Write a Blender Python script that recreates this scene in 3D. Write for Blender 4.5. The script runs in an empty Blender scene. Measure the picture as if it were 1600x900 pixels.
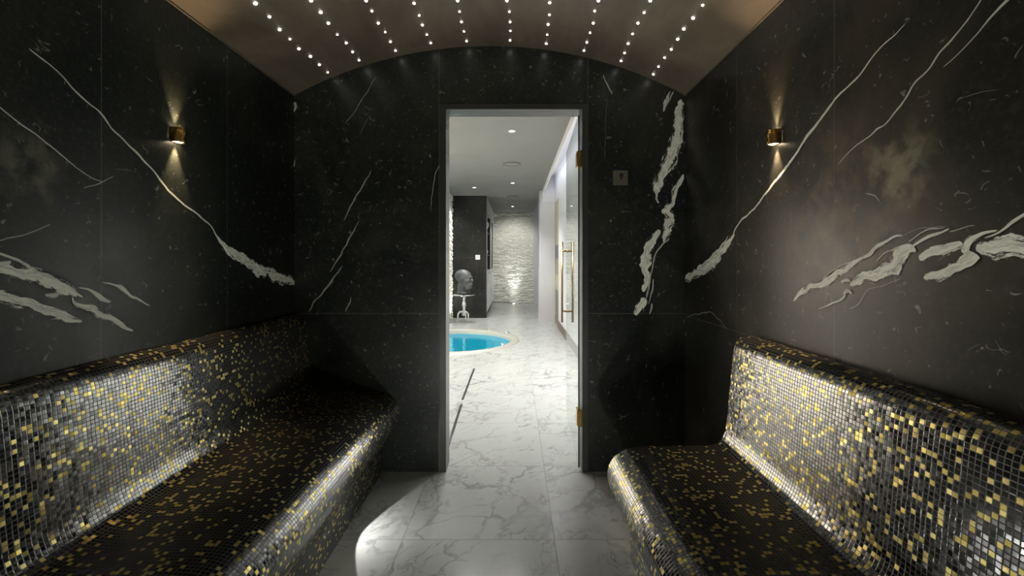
import bpy, bmesh, math, random
from mathutils import Vector, Matrix, noise

random.seed(7)
SC = bpy.context.scene
COL = SC.collection
PI = math.pi
F = 660.0                      # focal length in pixels of a 1600 px wide frame
VX, VY, CH = 804.0, 408.0, 1.21  # vanishing point and eye height

# main dimensions (metres)
XL, XR = -1.265, 0.978         # steam room side walls
YB = 2.426                     # steam room end wall, inner face
WT = 0.12                      # its thickness
YR = -1.0                      # wall behind the camera
VXC, VR, VZC = -0.1435, 2.362, 0.083   # vault circle
CZ = 2.60                      # hall ceiling height
YF = 12.2                      # far wall of the hall


def at(px, py, y):
    return Vector(((px - VX) * y / F, y, CH - (py - VY) * y / F))


# ---------------------------------------------------------------- helpers
def tag(o, label=None, cat=None, group=None, kind=None):
    if label: o['label'] = label
    if cat: o['category'] = cat
    if group: o['group'] = group
    if kind: o['kind'] = kind
    return o


def thing(name, label, cat, loc=(0, 0, 0), rz=0.0, group=None):
    o = bpy.data.objects.new(name, None)
    o.empty_display_size = 0.05
    COL.objects.link(o)
    o.location = loc
    o.rotation_euler = (0, 0, rz)
    return tag(o, label, cat, group)


def obj(name, bm, mats, parent=None, smooth=False, loc=None):
    me = bpy.data.meshes.new(name)
    bm.normal_update()
    bm.to_mesh(me)
    bm.free()
    if not isinstance(mats, (list, tuple)):
        mats = [mats]
    for m in mats:
        me.materials.append(m)
    if smooth:
        for p in me.polygons:
            p.use_smooth = True
    o = bpy.data.objects.new(name, me)
    COL.objects.link(o)
    if parent: o.parent = parent
    if loc is not None: o.location = loc
    return o


def struct(name, bm, mats, parent=None, smooth=False):
    o = obj(name, bm, mats, parent, smooth)
    if parent is None: o['kind'] = 'structure'
    return o


def add_box(bm, x0, x1, y0, y1, z0, z1, mat=0, bevel=0.0):
    vs = [bm.verts.new((x, y, z)) for x in (x0, x1) for y in (y0, y1) for z in (z0, z1)]
    idx = [(0, 1, 3, 2), (4, 6, 7, 5), (0, 4, 5, 1), (2, 3, 7, 6), (0, 2, 6, 4), (1, 5, 7, 3)]
    fs = [bm.faces.new([vs[i] for i in f]) for f in idx]
    for f in fs: f.material_index = mat
    if bevel > 0:
        es = list({e for f in fs for e in f.edges})
        r = bmesh.ops.bevel(bm, geom=es, offset=bevel, segments=2, affect='EDGES', profile=0.5)
        for f in r['faces']: f.material_index = mat


def add_quad(bm, pts, mat=0):
    f = bm.faces.new([bm.verts.new(p) for p in pts])
    f.material_index = mat
    return f


def add_lathe(bm, prof, cx=0, cy=0, cz=0, n=32, mat=0, a0=0.0, a1=2 * PI, axis='Z'):
    full = abs(a1 - a0 - 2 * PI) < 1e-6
    m = n if full else n + 1
    rings = []
    for r, z in prof:
        ring = []
        for i in range(m):
            a = a0 + (a1 - a0) * i / n
            p = Vector((r * math.cos(a), r * math.sin(a), z))
            if axis == 'X': p = Vector((p.z, p.x, p.y))
            if axis == 'Y': p = Vector((p.x, p.z, p.y))
            ring.append(bm.verts.new(p + Vector((cx, cy, cz))))
        rings.append(ring)
    for a, b in zip(rings, rings[1:]):
        for i in range(n):
            j = (i + 1) % m
            try:
                f = bm.faces.new((a[i], a[j], b[j], b[i]))
                f.material_index = mat
            except ValueError:
                pass
    bmesh.ops.remove_doubles(bm, verts=[v for r in rings for v in r], dist=1e-6)


def add_tube(bm, pts, rad, n=12, mat=0, cap=True):
    pts = [Vector(p) for p in pts]
    if not hasattr(rad, '__len__'): rad = [rad] * len(pts)
    rings = []
    up = None
    for i, p in enumerate(pts):
        t = (pts[min(i + 1, len(pts) - 1)] - pts[max(i - 1, 0)]).normalized()
        if up is None:
            up = Vector((0, 0, 1)) if abs(t.z) < 0.9 else Vector((1, 0, 0))
        s = t.cross(up).normalized()
        u = s.cross(t).normalized()
        up = u
        rings.append([bm.verts.new(p + (s * math.cos(2 * PI * k / n) + u * math.sin(2 * PI * k / n)) * rad[i]) for k in range(n)])
    for a, b in zip(rings, rings[1:]):
        for k in range(n):
            f = bm.faces.new((a[k], a[(k + 1) % n], b[(k + 1) % n], b[k]))
            f.material_index = mat
    if cap:
        bm.faces.new(list(reversed(rings[0]))).material_index = mat
        bm.faces.new(rings[-1]).material_index = mat


def add_ball(bm, c, r, rot=None, seg=24, mat=0):
    """ellipsoid with radii r=(rx,ry,rz)"""
    M = Matrix.Translation(Vector(c))
    if rot is not None: M = M @ rot
    M = M @ Matrix.Diagonal((r[0], r[1], r[2], 1))
    res = bmesh.ops.create_uvsphere(bm, u_segments=seg, v_segments=seg // 2, radius=1.0, matrix=M)
    for v in res['verts']:
        for f in v.link_faces: f.material_index = mat


def catmull(pts, per):
    out = []
    n = len(pts)
    for i in range(n - 1):
        p0, p1, p2, p3 = (Vector(pts[max(i - 1, 0)]), Vector(pts[i]), Vector(pts[i + 1]), Vector(pts[min(i + 2, n - 1)]))
        for k in range(per):
            t = k / per
            out.append(0.5 * ((2 * p1) + (p2 - p0) * t + (2 * p0 - 5 * p1 + 4 * p2 - p3) * t * t + (3 * p1 - p0 - 3 * p2 + p3) * t ** 3))
    out.append(Vector(pts[-1]))
    return out


# ---------------------------------------------------------------- materials
class NT:
    """small node-tree writer"""
    def __init__(self, name):
        self.m = bpy.data.materials.new(name)
        self.m.use_nodes = True
        self.t = self.m.node_tree
        self.t.nodes.clear()
        self.out = self.t.nodes.new('ShaderNodeOutputMaterial')

    def n(self, typ, **kw):
        nd = self.t.nodes.new(typ)
        ins = kw.pop('ins', {})
        for k, v in kw.items(): setattr(nd, k, v)
        for k, v in ins.items(): self.set(nd.inputs[k], v)
        return nd

    def set(self, sock, v):
        if isinstance(v, bpy.types.NodeSocket): self.t.links.new(v, sock)
        else: sock.default_value = v

    def math(self, op, a, b=0.0, c=0.0, clamp=False):
        nd = self.t.nodes.new('ShaderNodeMath')
        nd.operation = op
        nd.use_clamp = clamp
        for i, v in enumerate((a, b, c)): self.set(nd.inputs[i], v)
        return nd.outputs[0]

    def vmath(self, op, a, b=(0, 0, 0)):
        nd = self.t.nodes.new('ShaderNodeVectorMath')
        nd.operation = op
        self.set(nd.inputs[0], a)
        self.set(nd.inputs[1], b)
        return nd.outputs[0]

    def scale(self, v, s):
        nd = self.t.nodes.new('ShaderNodeVectorMath')
        nd.operation = 'SCALE'
        self.set(nd.inputs[0], v)
        self.set(nd.inputs['Scale'], s)
        return nd.outputs[0]

    def mix(self, fac, a, b):
        nd = self.t.nodes.new('ShaderNodeMix')
        nd.data_type = 'RGBA'
        self.set(nd.inputs['Factor'], fac)
        self.set(nd.inputs['A'], a)
        self.set(nd.inputs['B'], b)
        return nd.outputs['Result']

    def fmix(self, fac, a, b):
        nd = self.t.nodes.new('ShaderNodeMix')
        nd.data_type = 'FLOAT'
        self.set(nd.inputs[0], fac)
        self.set(nd.inputs[2], a)
        self.set(nd.inputs[3], b)
        return nd.outputs[0]

    def ramp(self, v, lo, hi, a=0.0, b=1.0, smooth=True):
        nd = self.t.nodes.new('ShaderNodeMapRange')
        nd.interpolation_type = 'SMOOTHSTEP' if smooth else 'LINEAR'
        self.set(nd.inputs[0], v)
        for i, x in zip((1, 2, 3, 4), (lo, hi, a, b)): self.set(nd.inputs[i], x)
        return nd.outputs[0]

    def noise(self, vec, scale, detail=3, rough=0.5, dist=0.0, col=False):
        nd = self.n('ShaderNodeTexNoise', ins={'Scale': scale, 'Detail': detail, 'Roughness': rough, 'Distortion': dist})
        self.set(nd.inputs['Vector'], vec)
        return nd.outputs['Color' if col else 'Fac']

    def pos(self):
        return self.n('ShaderNodeTexCoord').outputs['Object']

    def xyz(self, v):
        nd = self.t.nodes.new('ShaderNodeSeparateXYZ')
        self.set(nd.inputs[0], v)
        return nd.outputs

    def comb(self, x, y, z):
        nd = self.t.nodes.new('ShaderNodeCombineXYZ')
        for i, v in enumerate((x, y, z)): self.set(nd.inputs[i], v)
        return nd.outputs[0]

    def bsdf(self, **ins):
        nd = self.t.nodes.new('ShaderNodeBsdfPrincipled')
        for k, v in ins.items():
            self.set(nd.inputs[k.replace('_', ' ')], v)
        return nd

    def bump(self, h, strength=0.3, dist=0.01):
        nd = self.n('ShaderNodeBump', ins={'Strength': strength, 'Distance': dist})
        self.set(nd.inputs['Height'], h)
        return nd.outputs[0]

    def done(self, shader):
        s = shader.outputs[0] if hasattr(shader, 'outputs') else shader
        self.t.links.new(s, self.out.inputs['Surface'])
        return self.m


def plain(name, col, rough=0.5, metal=0.0, var=0.08, vscale=12.0, spec=0.5, **kw):
    t = NT(name)
    f = t.noise(t.pos(), vscale, 4)
    c = t.mix(f, tuple(x * (1 - var) for x in col) + (1,), tuple(min(1, x * (1 + var)) for x in col) + (1,))
    b = t.bsdf(Base_Color=c, Roughness=t.ramp(f, 0.2, 0.8, rough * 0.9, min(1, rough * 1.1)), Metallic=metal, **kw)
    b.inputs['Specular IOR Level'].default_value = spec
    return t.done(b)


def emit(name, col, s):
    t = NT(name)
    e = t.n('ShaderNodeEmission', ins={'Color': tuple(col) + (1,), 'Strength': s})
    return t.done(e)


def marble_color(t, P, base, warm):
    """black marble ground: clouds, fine flecks and short scratches"""
    cloud = t.noise(P, 2.2, 5, 0.6, 0.6)
    c = t.mix(t.ramp(cloud, 0.4, 0.75), base, warm)
    fine = t.noise(P, 60, 4, 0.7)
    c = t.mix(t.ramp(fine, 0.45, 0.8, 0, 0.55), c, (0.05, 0.052, 0.046, 1))
    # scratches: thin iso-lines of a warped noise, kept in sparse patches
    l1 = t.math('ABSOLUTE', t.math('SUBTRACT', t.noise(P, 9, 2, 0.5, 1.2), 0.5))
    m1 = t.ramp(t.noise(t.vmath('ADD', P, (3.1, 7.7, 1.3)), 17, 2), 0.61, 0.68)
    s1 = t.math('MULTIPLY', t.ramp(l1, 0.0, 0.013, 1, 0), m1)
    l2 = t.math('ABSOLUTE', t.math('SUBTRACT', t.noise(t.vmath('ADD', P, (9.1, 2.7, 5.3)), 24, 1, 0.5, 0.8), 0.5))
    m2 = t.ramp(t.noise(t.vmath('ADD', P, (1.7, 4.2, 8.8)), 34, 1), 0.64, 0.70)
    s2 = t.math('MULTIPLY', t.ramp(l2, 0.0, 0.03, 1, 0), m2)
    vor = t.n('ShaderNodeTexVoronoi', ins={'Scale': 30.0})
    t.set(vor.inputs['Vector'], t.vmath('ADD', P, t.scale(t.noise(P, 40, 2, col=True), 0.012)))
    sz = t.math('MULTIPLY', t.xyz(vor.outputs['Color'])[0], 0.10)
    keep = t.ramp(t.xyz(vor.outputs['Color'])[1], 0.72, 0.74)
    s3 = t.math('MULTIPLY', t.math('LESS_THAN', vor.outputs['Distance'], sz), keep)
    s = t.math('MAXIMUM', t.math('MAXIMUM', s1, t.math('MULTIPLY', s2, 0.8)), t.math('MULTIPLY', s3, 0.55))
    c = t.mix(t.math('MULTIPLY', s, 0.36), c, (0.55, 0.56, 0.5, 1))
    return c, cloud, fine


def black_marble(name, axis=0, seams=(), hseams=(), base=(0.010, 0.0135, 0.011, 1), warm=(0.024, 0.025, 0.019, 1), rough=0.34, blobs=(), spec=0.42):
    t = NT(name)
    P = t.pos()
    c, cloud, fine = marble_color(t, P, base, warm)
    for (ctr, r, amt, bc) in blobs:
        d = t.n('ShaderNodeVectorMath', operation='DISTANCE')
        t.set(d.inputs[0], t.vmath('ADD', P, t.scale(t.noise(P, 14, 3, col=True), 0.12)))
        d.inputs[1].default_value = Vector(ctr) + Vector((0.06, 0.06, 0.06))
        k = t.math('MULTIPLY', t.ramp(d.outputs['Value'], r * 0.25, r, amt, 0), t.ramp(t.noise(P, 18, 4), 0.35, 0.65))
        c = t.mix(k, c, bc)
    x = t.xyz(P)
    k = None
    for s in seams:
        a = t.math('COMPARE', x[axis], s, 0.0011)
        k = a if k is None else t.math('MAXIMUM', k, a)
    for s in hseams:
        a = t.math('COMPARE', x[2], s, 0.0013)
        k = a if k is None else t.math('MAXIMUM', k, a)
    if k is not None: c = t.mix(k, c, (0.10, 0.105, 0.095, 1))
    b = t.bsdf(Base_Color=c, Roughness=t.ramp(cloud, 0.3, 0.7, rough * 0.88, rough * 1.12))
    b.inputs['Specular IOR Level'].default_value = spec
    h = t.noise(P, 110, 3)
    if k is not None: h = t.math('SUBTRACT', t.math('MULTIPLY', h, 0.25), k)
    t.set(b.inputs['Normal'], t.bump(h, 0.12, 0.002))
    return t.done(b)


def vein_material():
    t = NT('white calcite vein')
    uv = t.n('ShaderNodeUVMap', uv_map='UVMap').outputs[0]
    dn = t.xyz(t.n('ShaderNodeUVMap', uv_map='Density').outputs[0])
    P = t.pos()
    x = t.xyz(uv)
    edge = t.math('SUBTRACT', 1.0, t.math('ABSOLUTE', t.math('SUBTRACT', t.math('MULTIPLY', x[1], 2.0), 1.0)))
    # fibrous break-up that runs along the vein and slightly across it
    xs = t.math('ADD', x[0], t.math('MULTIPLY', x[1], 0.035))
    fib = t.noise(t.comb(t.math('MULTIPLY', xs, 9.0), t.math('MULTIPLY', x[1], 2.6), 0.0), 1.0, 6, 0.7, 0.8)
    fib2 = t.noise(t.comb(t.math('MULTIPLY', xs, 26.0), t.math('MULTIPLY', x[1], 6.5), 3.3), 1.0, 5, 0.7, 0.5)
    n2 = t.noise(P, 120, 5, 0.75)
    amp = t.ramp(dn[1], 0.15, 0.8, 0.5, 2.6)
    m = t.math('ADD', edge, t.math('MULTIPLY', t.math('SUBTRACT', fib, 0.47), amp))
    m = t.math('ADD', m, t.math('MULTIPLY', t.math('SUBTRACT', fib2, 0.5), t.math('MULTIPLY', amp, 0.55)))
    m = t.math('ADD', m, t.math('MULTIPLY', t.math('SUBTRACT', n2, 0.5), 0.3))
    m = t.math('MULTIPLY', t.ramp(m, 0.34, 0.56), dn[0])
    col = t.mix(t.ramp(fib2, 0.33, 0.58), (0.50, 0.52, 0.45, 1), (0.90, 0.92, 0.82, 1))
    b = t.bsdf(Base_Color=col, Roughness=0.42)
    tr = t.n('ShaderNodeBsdfTransparent')
    mx = t.n('ShaderNodeMixShader')
    t.set(mx.inputs[0], m)
    t.t.links.new(tr.outputs[0], mx.inputs[1])
    t.t.links.new(b.outputs[0], mx.inputs[2])
    return t.done(mx)


def mosaic_material():
    t = NT('black and gold glass mosaic')
    uv = t.n('ShaderNodeUVMap').outputs[0]
    fl = t.vmath('FLOOR', uv)
    fr = t.vmath('FRACTION', uv)
    f = t.xyz(fr)
    ex = t.math('MINIMUM', f[0], t.math('SUBTRACT', 1.0, f[0]))
    ey = t.math('MINIMUM', f[1], t.math('SUBTRACT', 1.0, f[1]))
    e = t.math('MINIMUM', ex, ey)
    tile = t.ramp(e, 0.05, 0.085)
    wn = t.n('ShaderNodeTexWhiteNoise', noise_dimensions='2D')
    t.set(wn.inputs['Vector'], fl)
    wn2 = t.n('ShaderNodeTexWhiteNoise', noise_dimensions='2D')
    t.set(wn2.inputs['Vector'], t.vmath('ADD', fl, (131.3, 57.7, 0)))
    clus = t.noise(t.scale(fl, 0.09), 1.0, 2)
    thr = t.ramp(clus, 0.3, 0.7, 0.09, 0.21, smooth=False)
    gold = t.math('LESS_THAN', wn.outputs['Value'], thr)
    r2 = t.xyz(wn2.outputs['Color'])
    gcol = t.mix(r2[0], (0.66, 0.53, 0.13, 1), (0.95, 0.84, 0.34, 1))
    foil = t.noise(t.scale(uv, 3.0), 1.0, 3)
    gcol = t.mix(t.ramp(foil, 0.4, 0.7, 0, 0.35), gcol, (0.45, 0.30, 0.05, 1))
    bcol = t.mix(r2[1], (0.003, 0.003, 0.003, 1), (0.012, 0.013, 0.012, 1))
    c = t.mix(gold, bcol, gcol)
    c = t.mix(tile, (0.032, 0.034, 0.031, 1), c)
    geo = t.n('ShaderNodeNewGeometry')
    amp = t.fmix(gold, 0.065, 0.15)
    jit = t.scale(t.vmath('SUBTRACT', wn2.outputs['Color'], (0.5, 0.5, 0.5)), t.math('MULTIPLY', amp, tile))
    nrm = t.vmath('NORMALIZE', t.vmath('ADD', geo.outputs['Normal'], jit))
    bp = t.n('ShaderNodeBump', ins={'Strength': 0.12, 'Distance': 0.0012})
    t.set(bp.inputs['Height'], t.ramp(e, 0.03, 0.16))
    t.set(bp.inputs['Normal'], nrm)
    b = t.bsdf(Base_Color=c,
               Metallic=t.math('MULTIPLY', t.math('MULTIPLY', gold, tile), 0.82),
               Roughness=t.fmix(tile, 0.75, t.fmix(gold, t.fmix(r2[2], 0.12, 0.2), 0.32)))
    b.inputs['IOR'].default_value = 2.0
    t.set(b.inputs['Normal'], bp.outputs[0])
    return t.done(b)


TX, TY, TS = 0.173, 2.495, 0.66


def floor_marble():
    t = NT('white veined marble floor tiles')
    P = t.pos()
    x = t.xyz(P)
    gx = t.math('DIVIDE', t.math('SUBTRACT', x[0], TX), TS)
    gy = t.math('DIVIDE', t.math('SUBTRACT', x[1], TY), TS)
    ix, iy = t.math('FLOOR', gx), t.math('FLOOR', gy)
    fx, fy = t.math('FRACT', gx), t.math('FRACT', gy)
    ex = t.math('MINIMUM', fx, t.math('SUBTRACT', 1.0, fx))
    ey = t.math('MINIMUM', fy, t.math('SUBTRACT', 1.0, fy))
    joint = t.math('LESS_THAN', t.math('MINIMUM', ex, ey), 0.0022)
    wn = t.n('ShaderNodeTexWhiteNoise', noise_dimensions='2D')
    t.set(wn.inputs['Vector'], t.comb(ix, iy, 0.0))
    off = t.scale(wn.outputs['Color'], 9.0)
    Q = t.vmath('ADD', t.comb(t.math('ADD', x[0], t.math('MULTIPLY', x[1], -0.65)), t.math('ADD', t.math('MULTIPLY', x[1], 0.75), t.math('MULTIPLY', x[0], 0.35)), 0.0), off)
    W = t.vmath('ADD', Q, t.scale(t.vmath('SUBTRACT', t.noise(Q, 3.2, 4, 0.55, col=True), (0.5, 0.5, 0.5)), 0.42))
    # network of veins
    vo = t.n('ShaderNodeTexVoronoi', feature='DISTANCE_TO_EDGE', ins={'Scale': 4.2})
    t.set(vo.inputs['Vector'], W)
    wide = t.ramp(t.noise(W, 3.0, 3), 0.3, 0.75, 0.015, 0.13)
    v1 = t.ramp(t.math('DIVIDE', vo.outputs['Distance'], wide), 0.0, 1.0, 1, 0)
    amt = t.ramp(t.noise(t.vmath('ADD', Q, (4.4, 1.2, 0)), 2.6, 3), 0.36, 0.66)
    v1 = t.math('MULTIPLY', v1, amt)
    iso = t.math('ABSOLUTE', t.math('SUBTRACT', t.noise(W, 5.5, 5, 0.6, 0.6), 0.5))
    v2 = t.math('MULTIPLY', t.ramp(iso, 0.0, 0.035, 1, 0), t.ramp(t.noise(Q, 4.1, 2), 0.42, 0.62, 0.0, 0.75))
    cloud = t.ramp(t.noise(Q, 2.4, 5, 0.6), 0.35, 0.75, 0, 0.4)
    c = t.mix(cloud, (0.43, 0.445, 0.43, 1), (0.33, 0.345, 0.338, 1))
    c = t.mix(t.math('MULTIPLY', t.math('MAXIMUM', v1, v2), 0.78), c, (0.17, 0.18, 0.176, 1))
    c = t.mix(t.ramp(t.noise(P, 90, 3), 0.4, 0.8, 0, 0.12), c, (0.4, 0.4, 0.4, 1))
    c = t.mix(joint, c, (0.17, 0.17, 0.165, 1))
    b = t.bsdf(Base_Color=c, Roughness=t.fmix(joint, 0.2, 0.7))
    t.set(b.inputs['Normal'], t.bump(t.math('SUBTRACT', 1.0, joint), 0.25, 0.0015))
    return t.done(b)


def plaster_material():
    t = NT('brown trowelled plaster')
    P = t.pos()
    Q = t.vmath('MULTIPLY', P, (1.0, 0.55, 1.0))
    a = t.noise(Q, 3.0, 5, 0.6, 0.8)
    b_ = t.noise(Q, 22, 5, 0.7, 0.4)
    c = t.mix(t.ramp(a, 0.3, 0.7), (0.105, 0.085, 0.060, 1), (0.19, 0.155, 0.115, 1))
    c = t.mix(t.ramp(b_, 0.4, 0.75, 0, 0.5), c, (0.10, 0.08, 0.055, 1))
    b = t.bsdf(Base_Color=c, Roughness=t.ramp(a, 0.3, 0.7, 0.4, 0.55))
    t.set(b.inputs['Normal'], t.bump(b_, 0.15, 0.004))
    return t.done(b)


def stone_material():
    t = NT('white split face stone')
    P = t.pos()
    Q = t.vmath('MULTIPLY', P, (1.0, 1.0, 3.4))
    n1 = t.noise(Q, 16, 5, 0.65)
    n2 = t.noise(P, 90, 4, 0.6)
    c = t.mix(t.ramp(n1, 0.3, 0.7), (0.52, 0.52, 0.46, 1), (0.80, 0.80, 0.74, 1))
    b = t.bsdf(Base_Color=c, Roughness=0.75)
    t.set(b.inputs['Normal'], t.bump(t.math('ADD', n1, t.math('MULTIPLY', n2, 0.3)), 0.5, 0.012))
    return t.done(b)


def glass_material():
    t = NT('clear door glass')
    fr = t.n('ShaderNodeFresnel', ins={'IOR': 1.5})
    tr = t.n('ShaderNodeBsdfTransparent', ins={'Color': (0.93, 0.96, 0.95, 1)})
    gl = t.n('ShaderNodeBsdfGlossy', ins={'Color': (0.95, 0.95, 0.97, 1), 'Roughness': t.ramp(t.noise(t.pos(), 4, 2), 0.3, 0.7, 0.0, 0.01)})
    mx = t.n('ShaderNodeMixShader')
    geo = t.n('ShaderNodeNewGeometry')   # front surface mirrors, rear surface lets light out
    t.set(mx.inputs[0], t.math('MULTIPLY', fr.outputs[0], t.math('SUBTRACT', 1.0, geo.outputs['Backfacing'])))
    t.t.links.new(tr.outputs[0], mx.inputs[1])
    t.t.links.new(gl.outputs[0], mx.inputs[2])
    return t.done(mx)


def water_material():
    t = NT('pool water')
    P = t.pos()
    fr = t.n('ShaderNodeFresnel', ins={'IOR': 1.33})
    nrm = t.bump(t.noise(P, 7, 3, 0.5, 0.4), 0.25, 0.02)
    t.set(fr.inputs['Normal'], nrm)
    tr = t.n('ShaderNodeBsdfTransparent', ins={'Color': (0.30, 0.86, 0.95, 1)})
    gl = t.n('ShaderNodeBsdfGlossy', ins={'Roughness': 0.04, 'Color': (0.7, 0.9, 1, 1)})
    t.set(gl.inputs['Normal'], nrm)
    mx = t.n('ShaderNodeMixShader')
    t.set(mx.inputs[0], t.math('MULTIPLY', fr.outputs[0], 0.35))
    t.t.links.new(tr.outputs[0], mx.inputs[1])
    t.t.links.new(gl.outputs[0], mx.inputs[2])
    return t.done(mx)


SEAM_Y = [YB - 0.5665 * k for k in range(1, 7)]
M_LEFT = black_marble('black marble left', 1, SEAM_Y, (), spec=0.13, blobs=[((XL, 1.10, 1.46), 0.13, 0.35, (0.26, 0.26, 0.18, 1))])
M_RIGHT = black_marble('black marble right', 1, SEAM_Y, (0.9,), base=(0.017, 0.017, 0.013, 1), warm=(0.05, 0.044, 0.033, 1), rough=0.32, spec=0.13,  # lighter, warmer base than the left wall paints in hall light
                       blobs=[((XR, 1.24, 1.36), 0.34, 0.5, (0.16, 0.115, 0.075, 1)), ((XR, 1.075, 1.45), 0.13, 0.55, (0.30, 0.29, 0.20, 1))])  # first blob paints the brown hall reflection over clouded stone; second is cloud
M_BACK = black_marble('black marble end', 0, (-0.434, 0.42), (0.909,))
M_DARK = black_marble('black marble hall', 0, (), (1.285,), base=(0.006, 0.0065, 0.006, 1), warm=(0.012, 0.012, 0.011, 1), spec=0.3)
M_FRAME = plain('dark stone door lining', (0.035, 0.037, 0.034), 0.32, var=0.25, vscale=30)
M_VEIN = vein_material()
M_MOS = mosaic_material()
M_FLOOR = floor_marble()
M_PLAST = plaster_material()
M_STONE = stone_material()
M_WHITE = plain('white paint', (0.78, 0.78, 0.79), 0.5, var=0.03)
M_LAV = plain('pale lavender paint', (0.72, 0.72, 0.75), 0.4, var=0.03)
M_CEIL = plain('grey ceiling paint', (0.115, 0.118, 0.113), 0.6, var=0.03, vscale=2)
M_PIER = plain('pale grey painted pier', (0.55, 0.55, 0.58), 0.4, var=0.03)
M_GLASS = glass_material()
M_WATER = water_material()
M_BASIN = plain('turquoise pool lining', (0.0, 0.33, 0.42), 0.5, var=0.06)
M_RIM = plain('cream pool rim', (0.36, 0.35, 0.31), 0.3, var=0.04)
M_BRASS = plain('polished brass', (0.80, 0.53, 0.16), 0.16, 1.0, var=0.1)
M_BRONZE = plain('brushed bronze', (0.17, 0.12, 0.065), 0.34, 1.0, var=0.15, vscale=40)
M_CHROME = plain('polished chrome', (0.82, 0.83, 0.82), 0.08, 1.0, var=0.03)
M_STEEL = plain('satin steel plate', (0.16, 0.155, 0.12), 0.42, 0.5, var=0.08, vscale=60)
M_BLACK = plain('black rubber', (0.012, 0.012, 0.012), 0.5, var=0.2)
M_BROWN = plain('dark bronze base', (0.07, 0.048, 0.03), 0.35, var=0.2)
M_GOLDPAN = None
M_BUST = plain('charcoal resin', (0.07, 0.073, 0.073), 0.5, var=0.2, vscale=9)
M_GREY = plain('pale grey lacquer', (0.62, 0.63, 0.61), 0.4, var=0.04)
M_STAR = emit('star light lens', (1.0, 0.97, 0.86), 16)
M_SPOT = emit('spotlight lens', (1.0, 0.96, 0.86), 90)
M_DOWN = emit('downlight lens', (1.0, 0.98, 0.93), 14)
M_WARM = emit('sconce bulb', (1.0, 0.80, 0.52), 45)
M_UP = emit('uplight lens', (1.0, 0.98, 0.92), 16)


def gold_panel():  # colour bands paint the warm reflections and view in the glass slit
    t = NT('glass with painted reflection bands')
    z = t.xyz(t.pos())[2]
    r = t.n('ShaderNodeValToRGB')
    r.color_ramp.interpolation = 'CONSTANT'
    els = r.color_ramp.elements
    els[0].position, els[0].color = 0.0, (0.10, 0.085, 0.045, 1)
    els[1].position, els[1].color = 0.28, (0.40, 0.38, 0.19, 1)
    for p, c in ((0.40, (0.22, 0.17, 0.07, 1)), (0.53, (0.02, 0.018, 0.012, 1)), (0.64, (0.38, 0.35, 0.20, 1)), (0.82, (0.42, 0.38, 0.18, 1))):
        e = els.new(p)
        e.color = c
    t.set(r.inputs[0], t.math('DIVIDE', z, 2.37))
    b = t.bsdf(Base_Color=r.outputs[0], Roughness=0.3)
    return t.done(b)


M_GOLDPAN = gold_panel()

# ---------------------------------------------------------------- camera
cam = bpy.data.cameras.new('camera')
cam.sensor_width = 36.0
cam.lens = F / 1600 * 36.0
cam.shift_x = -(VX - 800) / 1600
cam.shift_y = -(450 - VY) / 1600
cam.clip_start = 0.05
co = bpy.data.objects.new('camera', cam)
co.location = (0, 0, CH)
co.rotation_euler = (PI / 2, 0, 0)
COL.objects.link(co)
SC.camera = co

# ---------------------------------------------------------------- veins (part of the wall mesh, second material)
_voff = [0.0]


def add_vein(bm, uvl, plane, pts, widths, dens=1.0, jit=1.0):
    """pts in image pixels on a wall plane; width in pixels"""
    P3 = []
    for (px, py), w in zip(pts, widths):
        if plane == 'L': y = XL * F / (px - VX)
        elif plane == 'R': y = XR * F / (px - VX)
        else: y = YB
        p = at(px, py, y)
        P3.append((p, w * y / F))
    _voff[0] += 0.00006
    off = 0.0005 + _voff[0]
    flat = []
    for p, w in P3:
        a = p.x if plane == 'B' else p.y
        flat.append(Vector((a, p.z, w)))
    sm = catmull(flat, 12)
    seed = random.random() * 50
    L, n = [], len(sm)
    run = 0.0
    for i, s in enumerate(sm):
        if i: run += math.hypot(s.x - sm[i - 1].x, s.y - sm[i - 1].y)
        d = sm[min(i + 1, n - 1)] - sm[max(i - 1, 0)]
        d2 = Vector((d.x, d.y)).normalized() if d.length > 0 else Vector((1, 0))
        nn = Vector((-d2.y, d2.x))
        q = Vector((s.x, s.y))
        j = noise.noise(Vector((q.x * 22, q.y * 22, seed))) * 0.006 * jit
        w = max(0.0012, s.z) * (1.05 + 0.45 * min(1.0, max(0.0, (s.z - 0.008) / 0.014)))
        taper = min(1.0, (i + 2) / 5, (n - i + 1) / 5)
        ea = 1 + 0.35 * noise.noise(Vector((run * 24, seed, 1))) + 0.14 * noise.noise(Vector((run * 75, seed, 2)))
        eb = 1 + 0.35 * noise.noise(Vector((run * 24, seed, 3))) + 0.14 * noise.noise(Vector((run * 75, seed, 4)))
        q = q + nn * j
        L.append((q + nn * w * 0.5 * taper * ea, q - nn * w * 0.5 * taper * eb, run))
    def to3(q):
        if plane == 'L': return (XL + off, q.x, q.y)
        if plane == 'R': return (XR - off, q.x, q.y)
        return (q.x, YB - off, q.y)
    uv2 = bm.loops.layers.uv.get('Density') or bm.loops.layers.uv.new('Density')
    vs = [(bm.verts.new(to3(a)), bm.verts.new(to3(b)), r) for a, b, r in L]
    wmax = max(v.z for v in flat)
    for (a, b, ra), (c, d, rb) in zip(vs, vs[1:]):
        f = bm.faces.new((a, b, d, c))
        f.material_index = 1
        for l in f.loops:
            l[uvl].uv = (seed + (ra if l.vert in (a, b) else rb), 0.0 if (l.vert is a or l.vert is c) else 1.0)
            l[uv2].uv = (dens, min(1.0, wmax / 0.03))


def W(*k):
    return list(k)


def ramp_w(n, a, b):
    return [a + (b - a) * i / (n - 1) for i in range(n)]


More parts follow.
